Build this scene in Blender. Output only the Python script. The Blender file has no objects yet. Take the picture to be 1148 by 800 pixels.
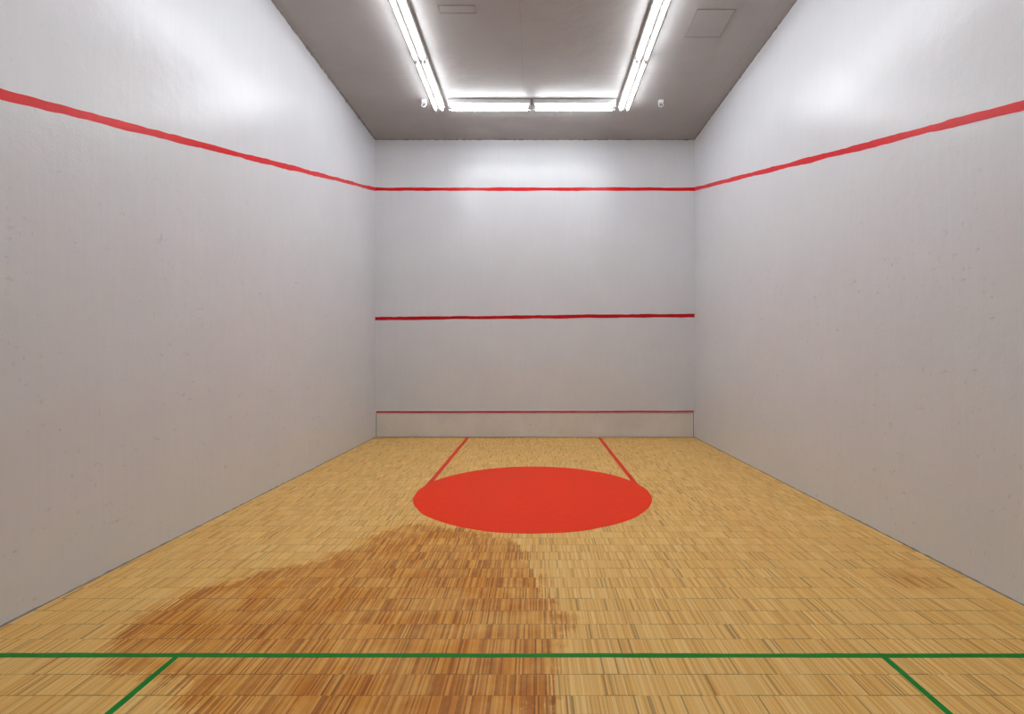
import bpy, bmesh, math, random
from mathutils import Vector, noise, Matrix
random.seed(7)
sc = bpy.context.scene
sc.view_settings.view_transform = 'Standard'
sc.view_settings.look = 'None'

XL, XR, YF, YB, H = -3.226, 3.195, 10.04, -1.6, 5.986
TUBE = 37.0

# ------------------------------------------------------------ node helper
class NT:
    def __init__(s, name):
        s.mat = bpy.data.materials.new(name); s.mat.use_nodes = True
        s.t = s.mat.node_tree; s.t.nodes.clear()
        s.out = s.n('ShaderNodeOutputMaterial')
        s.b = s.n('ShaderNodeBsdfPrincipled')
        s.t.links.new(s.b.outputs[0], s.out.inputs[0])
    def n(s, typ, **kw):
        nd = s.t.nodes.new(typ)
        for k, v in kw.items(): setattr(nd, k, v)
        return nd
    def put(s, sock, v):
        if isinstance(v, bpy.types.NodeSocket): s.t.links.new(v, sock)
        else: sock.default_value = v
    def m(s, op, a, b=0.0, c=None, clamp=False):
        nd = s.n('ShaderNodeMath', operation=op, use_clamp=clamp)
        s.put(nd.inputs[0], a); s.put(nd.inputs[1], b)
        if c is not None: s.put(nd.inputs[2], c)
        return nd.outputs[0]
    def pos(s):
        return s.n('ShaderNodeNewGeometry').outputs['Position']
    def vmul(s, v, sc3, add=(0, 0, 0)):
        nd = s.n('ShaderNodeVectorMath', operation='MULTIPLY_ADD')
        s.put(nd.inputs[0], v); nd.inputs[1].default_value = sc3; nd.inputs[2].default_value = add
        return nd.outputs[0]
    def noise(s, v, scale, detail=2.0, rough=0.5):
        nd = s.n('ShaderNodeTexNoise'); s.put(nd.inputs['Vector'], v)
        nd.inputs['Scale'].default_value = scale; nd.inputs['Detail'].default_value = detail
        nd.inputs['Roughness'].default_value = rough
        return nd.outputs['Fac']
    def white(s, x, y, z=0.0):
        c = s.n('ShaderNodeCombineXYZ'); s.put(c.inputs[0], x); s.put(c.inputs[1], y); s.put(c.inputs[2], z)
        w = s.n('ShaderNodeTexWhiteNoise', noise_dimensions='3D'); s.t.links.new(c.outputs[0], w.inputs['Vector'])
        return w.outputs['Value']
    def mix(s, f, a, b, mode='MIX'):
        nd = s.n('ShaderNodeMix', data_type='RGBA', blend_type=mode)
        s.put(nd.inputs[0], f)
        for i, v in ((6, a), (7, b)):
            s.put(nd.inputs[i], v if not isinstance(v, tuple) else (v[0], v[1], v[2], 1))
        return nd.outputs[2]
    def remap(s, v, a, b, c=0.0, d=1.0):
        nd = s.n('ShaderNodeMapRange'); nd.clamp = True
        s.put(nd.inputs[0], v); nd.inputs[1].default_value = a; nd.inputs[2].default_value = b
        nd.inputs[3].default_value = c; nd.inputs[4].default_value = d
        return nd.outputs[0]
    def ramp(s, v, stops):
        nd = s.n('ShaderNodeValToRGB'); s.put(nd.inputs[0], v)
        e = nd.color_ramp.elements
        while len(e) < len(stops): e.new(0.5)
        for el, (p, c) in zip(e, stops):
            el.position = p; el.color = (*c, 1)
        return nd.outputs[0]
    def bump(s, h, strength, dist):
        nd = s.n('ShaderNodeBump'); s.put(nd.inputs['Height'], h)
        nd.inputs['Strength'].default_value = strength; nd.inputs['Distance'].default_value = dist
        s.t.links.new(nd.outputs[0], s.b.inputs['Normal'])
    def set(s, **kw):
        for k, v in kw.items():
            s.put(s.b.inputs[k.replace('_', ' ')], v if not (isinstance(v, tuple) and len(v) == 3) else (*v, 1))

def srgb(r, g, b):
    f = lambda c: (c/255/12.92) if c/255 <= 0.04045 else ((c/255+0.055)/1.055)**2.4
    return (f(r), f(g), f(b))

def simple(name, col, rough=0.5, metal=0.0, nscale=8, amt=0.06):
    k = NT(name); f = k.noise(k.pos(), nscale, 2)
    k.set(Base_Color=k.mix(k.remap(f, 0.3, 0.7), tuple(c*(1-amt) for c in col), tuple(min(1, c*(1+amt)) for c in col)),
          Roughness=rough, Metallic=metal)
    return k.mat

# ------------------------------------------------------------ wall paint
def wall_mat(name, base, seed, rough=0.3, scuffs=1.0, spec=0.5, bump=0.2, mott=0.02, seams=False):
    k = NT(name); p = k.vmul(k.pos(), (1, 1, 1), (seed, seed*1.3, seed*0.7))
    big = k.noise(p, 1.2, 3, 0.6)
    streak = k.noise(k.vmul(p, (30, 30, 1.2)), 1.0, 2)
    col = k.mix(k.remap(big, 0.35, 0.65), tuple(c*(1-mott) for c in base), tuple(c*(1+mott) for c in base))
    col = k.mix(k.remap(streak, 0.35, 0.7, 0, 0.4), col, tuple(c*0.95 for c in base))
    sep = k.n('ShaderNodeSeparateXYZ'); k.put(sep.inputs[0], k.pos())
    if scuffs:
        # ball scuffs: sparse short marks, mostly on the playing height
        a = k.noise(k.vmul(p, (1, 1, 1.4)), 1.3, 2, 0.5)
        b = k.noise(k.vmul(p, (1, 1.0, 2.2), (5, 3, 9)), 9.0, 3, 0.6)
        c2 = k.noise(k.vmul(p, (1.6, 1.6, 1), (2, 13, 4)), 17.0, 2, 0.5)
        hz = k.remap(sep.outputs[2], 2.4, 4.2, 1.0, 0.0)
        s1 = k.m('MULTIPLY', k.remap(b, 0.65, 0.74), 0.26)
        s2 = k.m('MULTIPLY', k.remap(c2, 0.69, 0.75), 0.24)
        sc_ = k.m('MULTIPLY', k.m('MAXIMUM', s1, s2), k.remap(a, 0.38, 0.52))
        sc_ = k.m('MULTIPLY', k.m('MULTIPLY', sc_, hz), scuffs)
        col = k.mix(sc_, col, (0.2, 0.19, 0.19))
    if seams:   # taped joints between ceiling boards
        fx = k.m('FRACT', k.m('DIVIDE', k.m('ADD', sep.outputs[0], 3.4), 1.6))
        fy = k.m('FRACT', k.m('DIVIDE', k.m('ADD', sep.outputs[1], 2.3), 2.5))
        sm = k.m('MAXIMUM', k.m('LESS_THAN', fx, 0.005), k.m('LESS_THAN', fy, 0.0035))
        col = k.mix(k.m('MULTIPLY', sm, 0.25), col, (0.15, 0.14, 0.14))
    mid = k.noise(p, 3.0, 2, 0.5)
    fine = k.noise(p, 45, 1, 0.5)
    h = k.m('ADD', k.m('MULTIPLY', fine, 0.12), mid)
    k.bump(h, bump, 0.02)
    k.set(Base_Color=col, Roughness=rough)
    k.b.inputs['Specular IOR Level'].default_value = spec
    return k.mat

WALL = (0.725, 0.743, 0.78)
m_wf = wall_mat('wall_paint_front', WALL, 3.1, 0.25, 0.4, 0.46, 0.3)
m_wl = wall_mat('wall_paint_left', WALL, 11.7, 0.29, 1.0, 0.48, 0.4)
m_wr = wall_mat('wall_paint_right', WALL, 27.2, 0.29, 1.0, 0.48, 0.4)
m_ce = wall_mat('ceiling_paint', (0.385, 0.374, 0.37), 51.0, 0.45, 0.0, 0.4, 0.6, 0.05, True)

# ------------------------------------------------------------ floor
def floor_mat():
    k = NT('mosaic_parquet')
    sep = k.n('ShaderNodeSeparateXYZ'); k.put(sep.inputs[0], k.pos())
    X, Y = sep.outputs[0], sep.outputs[1]
    L = 0.16; W = 0.0095
    yr = k.m('DIVIDE', Y, L)
    row = k.m('FLOOR', yr); rfr = k.m('FRACT', yr)
    off = k.m('MULTIPLY', k.white(row, 3.3, 1.0), 0.5)
    xo = k.m('ADD', X, off)
    xs = k.m('DIVIDE', xo, W)
    cell = k.m('FLOOR', xs); cfr = k.m('FRACT', xs)
    r1 = k.white(cell, row, 0.5); r2 = k.white(cell, row, 7.5)
    pan = k.m('FLOOR', k.m('DIVIDE', xo, 0.16))
    rp = k.white(pan, row, 21.0)
    grain = k.noise(k.vmul(k.pos(), (260, 16, 1)), 1.0, 2, 0.6)
    v = k.m('ADD', k.m('MULTIPLY', r1, 0.72), k.m('MULTIPLY', grain, 0.28))
    big = k.noise(k.pos(), 1.1, 3, 0.6)
    dry = k.ramp(v, [(0.0, srgb(182, 120, 52)), (0.12, srgb(226, 167, 82)), (0.35, srgb(245, 193, 106)),
                     (0.75, srgb(252, 208, 126)), (1.0, srgb(255, 228, 162))])
    wet = k.ramp(v, [(0.0, srgb(128, 62, 10)), (0.2, srgb(180, 102, 22)), (0.5, srgb(216, 138, 38)),
                     (0.8, srgb(234, 164, 62)), (1.0, srgb(247, 200, 112))])
    at = k.n('ShaderNodeAttribute', attribute_name='stain').outputs['Fac']
    n1 = k.m('MULTIPLY', k.m('SUBTRACT', k.noise(k.pos(), 3.8, 5, 0.7), 0.5), 0.50)
    n2 = k.m('MULTIPLY', k.m('SUBTRACT', r2, 0.5), 0.12)
    sd = k.m('ADD', k.m('ADD', at, n1), n2)
    mask = k.remap(sd, -0.02, 0.04)
    mott = k.remap(k.noise(k.vmul(k.pos(), (1, 1, 1), (4, 9, 0)), 3.2, 4, 0.65), 0.34, 0.60, 0.5, 1.0)
    col = k.mix(k.m('MULTIPLY', mask, mott), dry, wet)
    at2 = k.n('ShaderNodeAttribute', attribute_name='stain2').outputs['Fac']
    col = k.mix(k.m('MULTIPLY', at2, 0.7), col, wet)
    col = k.mix(k.remap(big, 0.35, 0.7, 0, 0.18), col, k.mix(1.0, col, (0.84, 0.74, 0.6), 'MULTIPLY'))
    col = k.mix(k.m('MULTIPLY', rp, 0.20), col, k.mix(1.0, col, (0.78, 0.68, 0.52), 'MULTIPLY'))
    gw = k.m('MULTIPLY', k.m('ADD', k.white(pan, row, 5.0), 0.2), 0.032)
    g1 = k.m('LESS_THAN', rfr, gw)
    g2 = k.m('MULTIPLY', k.m('LESS_THAN', cfr, 0.14), k.m('GREATER_THAN', k.white(cell, row, 9.0), 0.5))
    gap = k.m('MAXIMUM', k.m('MULTIPLY', g1, 0.7), k.m('MULTIPLY', g2, 0.45))
    dk = k.m('GREATER_THAN', k.white(cell, row, 33.0), 0.96)
    gap = k.m('MAXIMUM', gap, k.m('MULTIPLY', dk, 0.5))
    col = k.mix(gap, col, srgb(104, 58, 18))
    k.set(Base_Color=col, Roughness=k.remap(grain, 0.3, 0.7, 0.40, 0.52))
    k.b.inputs['Specular IOR Level'].default_value = 0.28
    return k.mat

poly = [(-2.229,2.588),(-2.364,2.802),(-2.482,3.086),(-2.51,3.228),(-2.391,3.473),(-2.075,3.743),(-1.769,3.954),
        (-1.574,4.288),(-1.426,4.684),(-1.08,4.937),(-0.765,4.733),(-0.414,4.59),(-0.16,4.37),(-0.003,3.79),
        (0.069,3.37),(0.221,3.139),(0.142,2.89),(0.143,2.718),(0.066,2.53),(0.1,2.278),(0.0,1.95),(-0.8,1.75),
        (-1.5,1.95),(-1.65,2.28),(-1.737,2.45)]
def sdf(x, y):
    d = 9; inside = False; n = len(poly)
    for i in range(n):
        ax, ay = poly[i]; bx, by = poly[(i+1) % n]
        dx, dy = bx-ax, by-ay
        t = max(0, min(1, ((x-ax)*dx+(y-ay)*dy)/(dx*dx+dy*dy)))
        d = min(d, math.hypot(x-ax-t*dx, y-ay-t*dy))
        if (ay > y) != (by > y) and x < (bx-ax)*(y-ay)/(by-ay)+ax: inside = not inside
    return d if inside else -d

def link(o):
    sc.collection.objects.link(o); return o
def mesh_obj(name, verts, faces, mat, smooth=False):
    me = bpy.data.meshes.new(name); me.from_pydata(verts, [], faces); me.update()
    o = bpy.data.objects.new(name, me); me.materials.append(mat)
    if smooth:
        for p in me.polygons: p.use_smooth = True
    return link(o)
def setparent(o, e):
    if e is not None:
        o.parent = e; o.matrix_parent_inverse = Matrix.Translation(-e.location)

nx, ny = 128, 230
vs = []; A = []; B = []
for j in range(ny+1):
    y = YB + (YF-YB)*j/ny
    for i in range(nx+1):
        x = XL + (XR-XL)*i/nx
        vs.append((x, y, 0))
        A.append(max(-1, min(1, sdf(x, y))) if 1 < y < 5.8 and x < 1.2 else -1)
        d = math.hypot((x-2.73)/0.28, (y-3.64)/0.22)
        B.append(max(0, 1-d))
fs = []
for j in range(ny):
    for i in range(nx):
        a = j*(nx+1)+i; fs.append((a, a+1, a+nx+2, a+nx+1))
nb = len(vs)
vs += [(XL,YB,-.1),(XR,YB,-.1),(XR,YF,-.1),(XL,YF,-.1)]; fs.append((nb+3, nb+2, nb+1, nb))
A += [-1]*4; B += [0]*4
fl = mesh_obj('floor', vs, fs, floor_mat())
for nm, arr in (('stain', A), ('stain2', B)):
    at = fl.data.attributes.new(nm, 'FLOAT', 'POINT'); at.data.foreach_set('value', arr)

def box_vf(x0, x1, y0, y1, z0, z1):
    v = [(x0,y0,z0),(x1,y0,z0),(x1,y1,z0),(x0,y1,z0),(x0,y0,z1),(x1,y0,z1),(x1,y1,z1),(x0,y1,z1)]
    f = [(3,2,1,0),(4,5,6,7),(0,1,5,4),(1,2,6,5),(2,3,7,6),(3,0,4,7)]
    return v, f
def box(name, x0, x1, y0, y1, z0, z1, mat, bevel=0.0, parent=None):
    v, f = box_vf(x0, x1, y0, y1, z0, z1)
    o = mesh_obj(name, v, f, mat)
    if bevel:
        md = o.modifiers.new('b', 'BEVEL'); md.width = bevel; md.segments = 2
    setparent(o, parent)
    return o
T = 0.2
box('wall_front', XL-T, XR+T, YF, YF+T, -0.1, H+T, m_wf)
box('wall_back', XL-T, XR+T, YB-T, YB, -0.1, H+T, m_wr)
box('wall_left', XL-T, XL, YB, YF, -0.1, H+T, m_wl)
box('wall_right', XR, XR+T, YB, YF, -0.1, H+T, m_wr)
box('ceiling', XL, XR, YB, YF, H, H+T, m_ce)

# ------------------------------------------------------------ painted stripes
def paint(name, col, rough=0.35, spec=0.3):
    k = NT(name); p = k.pos()
    f = k.noise(p, 14, 3, 0.6)
    c = k.mix(k.remap(f, 0.3, 0.75), col, tuple(min(1, x*1.12+0.004) for x in col))
    k.set(Base_Color=c, Roughness=rough)
    k.b.inputs['Specular IOR Level'].default_value = spec
    return k.mat
m_red = paint('red_wall_paint', srgb(214, 8, 22), 0.28, 0.24)
m_dred = paint('dark_red_paint', srgb(184, 4, 20), 0.4, 0.2)
m_ftred = paint('red_floor_paint', srgb(250, 54, 8), 0.5, 0.12)
m_lnred = paint('red_floor_line_paint', srgb(230, 52, 18), 0.5, 0.15)
m_green = paint('green_floor_paint', srgb(14, 134, 46), 0.5, 0.15)

def stripe(name, p0, p1, w, n, mat, jit=0.12, t=0.002, step=0.06, seed=0.0):
    """thin painted band from p0 to p1; n = outward surface normal; wobbly hand-taped edges"""
    p0, p1, n = Vector(p0), Vector(p1), Vector(n)
    d = p1-p0; Lg = d.length; d.normalize(); s = n.cross(d).normalized()
    k = max(2, int(Lg/step)); v = []; f = []
    for i in range(k+1):
        c = p0+d*(Lg*i/k)
        for sg in (-1, 1):
            j = noise.noise(Vector((i*step*2.2, sg*7.7+seed, seed)))*w*jit*1.4 + noise.noise(Vector((i*step*9, sg*3+seed, 4)))*w*jit*0.7
            e = c+s*(sg*(w/2)+j)
            v += [tuple(e), tuple(e+n*t)]
    for i in range(k):
        a = 4*i; b = a+4
        f += [(a+1, b+1, b+3, a+3), (a, b, b+1, a+1), (a+3, b+3, b+2, a+2), (a+2, b+2, b, a)]
    f += [(0, 1, 3, 2), (4*k+2, 4*k+3, 4*k+1, 4*k)]
    o = mesh_obj(name, v, f, mat)
    bm = bmesh.new(); bm.from_mesh(o.data); bmesh.ops.recalc_face_normals(bm, faces=bm.faces); bm.to_mesh(o.data); bm.free()
    return o

OUT = 4.985
stripe('front_wall_out_line', (XL, YF, OUT), (XR, YF, OUT), 0.068, (0,-1,0), m_red, 0.12, seed=1)
SL = 0.2527
stripe('left_wall_out_line', (XL, YF, OUT), (XL, YB, OUT-SL*(YF-YB)), 0.062, (1,0,0), m_red, 0.16, seed=2)
stripe('right_wall_out_line', (XR, YF, OUT), (XR, YB, OUT-SL*(YF-YB)), 0.062, (-1,0,0), m_red, 0.16, seed=3)
stripe('front_wall_service_line', (XL, YF, 2.385), (XR, YF, 2.45), 0.068, (0,-1,0), m_dred, 0.12, seed=4)

# floor marks
stripe('key_line', (-1.36, YF-0.06, 0), (-1.36, 6.2, 0), 0.062, (0,0,1), m_lnred, 0.06, 0.0015, seed=5)
stripe('key_line', (1.275, YF-0.06, 0), (1.275, 6.25, 0), 0.062, (0,0,1), m_lnred, 0.06, 0.0015, seed=6)
v = [(-0.035, 5.98, 0.003)]; f = []; N = 160
for i in range(N):
    a = 2*math.pi*i/N; r = 1.39+noise.noise(Vector((math.cos(a)*6, math.sin(a)*6, 2)))*0.012
    v.append((-0.035+r*math.cos(a), 5.98+r*math.sin(a), 0.003))
for i in range(N): v.append((v[i+1][0], v[i+1][1], 0.0))
for i in range(N):
    j = (i+1) % N
    f.append((0, i+1, j+1)); f.append((i+1, N+i+1, N+j+1, j+1))
mesh_obj('red_floor_circle', v, f, m_ftred)
stripe('short_line', (XL, 2.725, 0), (XR, 2.72, 0), 0.036, (0,0,1), m_green, 0.08, 0.0015, seed=8)
stripe('service_box_line', (-1.95, 2.71, 0), (-1.95, 0.9, 0), 0.032, (0,0,1), m_green, 0.08, 0.0015, seed=9)
stripe('service_box_line', (1.888, 2.71, 0), (1.888, 0.9, 0), 0.032, (0,0,1), m_green, 0.08, 0.0015, seed=10)

# ------------------------------------------------------------ tin
m_tin = wall_mat('tin_sheet_paint', (0.74, 0.72, 0.705), 71.0, 0.42, 1.0, 0.4, 0.2, 0.07)
m_grey = simple('grey_joint_shade', (0.22, 0.21, 0.21), 0.7)  # dark grey shared by painted-in shade strips and tin end joints
tin = bpy.data.objects.new('squash_tin_board', None); link(tin)
box('tin_sheet', XL+0.03, XR-0.03, YF-0.045, YF, 0.012, 0.485, m_tin, 0.004, tin)
box('tin_top_shade', XL+0.03, XR-0.03, YF-0.040, YF, 0.485, 0.495, m_grey, 0, tin)  # dark strip painting in the slight shadow at the tin's top
box('tin_top_rail', XL+0.03, XR-0.03, YF-0.044, YF, 0.495, 0.535, m_tin, 0.003, tin)
s = stripe('tin_top_line', (XL+0.03, YF-0.046, 0.515), (XR-0.03, YF-0.046, 0.525), 0.030, (0,-1,0), m_red, 0.10, 0.002, seed=12); setparent(s, tin)
m_wht = simple('white_edge_paint', (0.80, 0.80, 0.81), 0.4)
box('end_cap_1', XL, XL+0.03, YF-0.055, YF, 0.0, 0.56, m_wht, 0.003, tin)
box('end_cap_2', XR-0.03, XR, YF-0.055, YF, 0.0, 0.56, m_wht, 0.003, tin)
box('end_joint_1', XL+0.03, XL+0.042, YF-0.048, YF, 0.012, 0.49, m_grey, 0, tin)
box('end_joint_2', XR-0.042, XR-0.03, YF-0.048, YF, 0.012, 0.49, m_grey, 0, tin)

# ragged dark strips, painted-in gap shadow along the room edges
def shade_strip(name, a, b, n1, n2, w, mat, seed):
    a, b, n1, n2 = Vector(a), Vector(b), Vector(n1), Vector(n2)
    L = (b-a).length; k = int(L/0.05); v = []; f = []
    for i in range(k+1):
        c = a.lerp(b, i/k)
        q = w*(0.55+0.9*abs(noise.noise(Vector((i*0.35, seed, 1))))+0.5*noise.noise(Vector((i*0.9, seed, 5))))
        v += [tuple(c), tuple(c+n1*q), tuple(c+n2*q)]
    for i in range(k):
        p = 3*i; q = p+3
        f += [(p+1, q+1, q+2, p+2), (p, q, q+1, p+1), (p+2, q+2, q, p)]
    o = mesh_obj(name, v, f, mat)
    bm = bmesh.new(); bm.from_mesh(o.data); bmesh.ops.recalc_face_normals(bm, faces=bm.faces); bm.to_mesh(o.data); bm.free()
shade_strip('gap_shade_1', (XL,YB,H), (XL,YF,H), (1,0,0), (0,0,-1), 0.035, m_grey, 1)
shade_strip('gap_shade_2', (XR,YB,H), (XR,YF,H), (-1,0,0), (0,0,-1), 0.022, m_grey, 2)
shade_strip('gap_shade_3', (XL,YF,H), (XR,YF,H), (0,-1,0), (0,0,-1), 0.02, m_grey, 3)
shade_strip('gap_shade_4', (XL,YB,0), (XL,YF,0), (1,0,0), (0,0,1), 0.010, m_grey, 4)
shade_strip('gap_shade_5', (XR,YB,0), (XR,YF,0), (-1,0,0), (0,0,1), 0.010, m_grey, 5)

# ------------------------------------------------------------ lights
m_body = simple('white_enamel', (0.6, 0.6, 0.6), 0.4)
k = NT('fluorescent_tube_glow')
k.set(Base_Color=(0.9, 0.9, 0.9), Roughness=0.3)
k.b.inputs['Emission Color'].default_value = (0.93, 0.967, 1.0, 1)
k.b.inputs['Emission Strength'].default_value = TUBE
m_tube = k.mat
m_metal = simple('galvanised_metal', (0.45, 0.45, 0.46), 0.4, 0.8)

def cyl(name, p0, p1, r, mat, parent=None, seg=12):
    p0, p1 = Vector(p0), Vector(p1); d = (p1-p0)
    me = bpy.data.meshes.new(name); bm = bmesh.new()
    bmesh.ops.create_cone(bm, cap_ends=True, segments=seg, radius1=r, radius2=r, depth=d.length)
    bm.to_mesh(me); bm.free(); me.materials.append(mat)
    for p in me.polygons: p.use_smooth = len(p.vertices) == 4
    q = d.to_track_quat('Z', 'Y'); me.transform(q.to_matrix().to_4x4())
    me.transform(Matrix.Translation((p0+p1)/2))
    o = bpy.data.objects.new(name, me); link(o)
    setparent(o, parent)
    return o

def fixture(cx, cy, length, along):
    e = bpy.data.objects.new('fluorescent_batten_light', None)
    e.location = (cx, cy, H-0.06); link(e)
    h = length/2-0.008
    def P(u, w, z):
        return (cx+u, cy+w, z) if along == 'x' else (cx+w, cy+u, z)
    def bx(name, u0, u1, w0, w1, z0, z1, mat, bev):
        a, b = P(u0, w0, z0), P(u1, w1, z1)
        box(name, min(a[0], b[0]), max(a[0], b[0]), min(a[1], b[1]), max(a[1], b[1]), z0, z1, mat, bev, e)
    top = H-0.001
    # folded tray housing: shallow box, with a central gear spine between the tubes
    bx('tray_housing', -h, h, -0.098, 0.098, H-0.070, top, m_body, 0.006)
    bx('spine', -h, h, -0.022, 0.022, H-0.112, H-0.070, m_body, 0.006)
    zt = H-0.106; wt = 0.060
    for sg in (-1, 1):
        cyl('tube', P(-h+0.03, sg*wt, zt), P(h-0.03, sg*wt, zt), 0.016, m_tube, e)
        for uu in (-1, 1):
            u0 = uu*(h-0.012)
            bx('lampholder', u0-0.012, u0+0.012, sg*wt-0.019, sg*wt+0.019, H-0.127, H-0.07, m_body, 0.004)
            cyl('tube_cap', P(uu*(h-0.048), sg*wt, zt), P(uu*(h-0.022), sg*wt, zt), 0.0168, m_metal, e)

SEG = 1.46
for cx in (-0.79, 0.66):
    fixture(cx, 8.56, 1.42, 'x')
for cx in (-1.665, 1.525):
    for i in range(5):
        fixture(cx, 8.66-SEG*(i+0.5), SEG, 'y')

# junction boxes with cable tails beside the runs
def jbox(x, y):
    e = bpy.data.objects.new('ceiling_junction_box', None); e.location = (x, y, H-0.03); link(e)
    box('box_body', x-0.04, x+0.04, y-0.035, y+0.035, H-0.046, H-0.001, m_wht, 0.006, e)
    cu = bpy.data.curves.new('cable_loop', 'CURVE'); cu.dimensions = '3D'; cu.bevel_depth = 0.008
    sp = cu.splines.new('BEZIER'); pts = [(x-0.03, y, H-0.04), (x-0.025, y-0.02, H-0.12), (x+0.03, y-0.02, H-0.11), (x+0.035, y, H-0.03)]
    sp.bezier_points.add(3)
    for b, p in zip(sp.bezier_points, pts):
        b.co = p; b.handle_left_type = b.handle_right_type = 'AUTO'
    o = bpy.data.objects.new('cable_loop', cu); cu.materials.append(m_wht); link(o); setparent(o, e)
jbox(-1.90, 8.5); jbox(2.13, 8.5)

# ceiling access hatches (thin frames)
m_cf = simple('ceiling_frame_paint', (0.29, 0.28, 0.275), 0.5)
def hatch(x0, x1, y0, y1):
    e = bpy.data.objects.new('ceiling_access_hatch', None); e.location = (x0, y0, H-0.005); link(e)
    w = 0.012; z0 = H-0.007; z1 = H-0.0005
    box('frame_1', x0, x1, y0, y0+w, z0, z1, m_cf, 0, e); box('frame_2', x0, x1, y1-w, y1, z0, z1, m_cf, 0, e)
    box('frame_3', x0, x0+w, y0, y1, z0, z1, m_cf, 0, e); box('frame_4', x1-w, x1, y0, y1, z0, z1, m_cf, 0, e)
    box('panel', x0+w+0.004, x1-w-0.004, y0+w+0.004, y1-w-0.004, H-0.005, z1, m_ce, 0, e)
hatch(2.03, 2.52, 6.27, 6.82)
hatch(-1.22, -0.75, 6.2, 6.35)

# ------------------------------------------------------------ world + camera
w = bpy.data.worlds.new('World'); sc.world = w; w.use_nodes = True
w.node_tree.nodes['Background'].inputs[0].default_value = (0.5, 0.52, 0.55, 1)
w.node_tree.nodes['Background'].inputs[1].default_value = 0.05
cd = bpy.data.cameras.new('camera'); cam = bpy.data.objects.new('camera', cd); link(cam)
cam.location = (0, 0, 1.631); cam.rotation_euler = (math.pi/2, 0, 0)
cd.sensor_width = 36; cd.lens = 560/1148*36
cd.shift_x = -26.5/1148; cd.shift_y = -1/1148
cd.clip_start = 0.02
sc.camera = cam
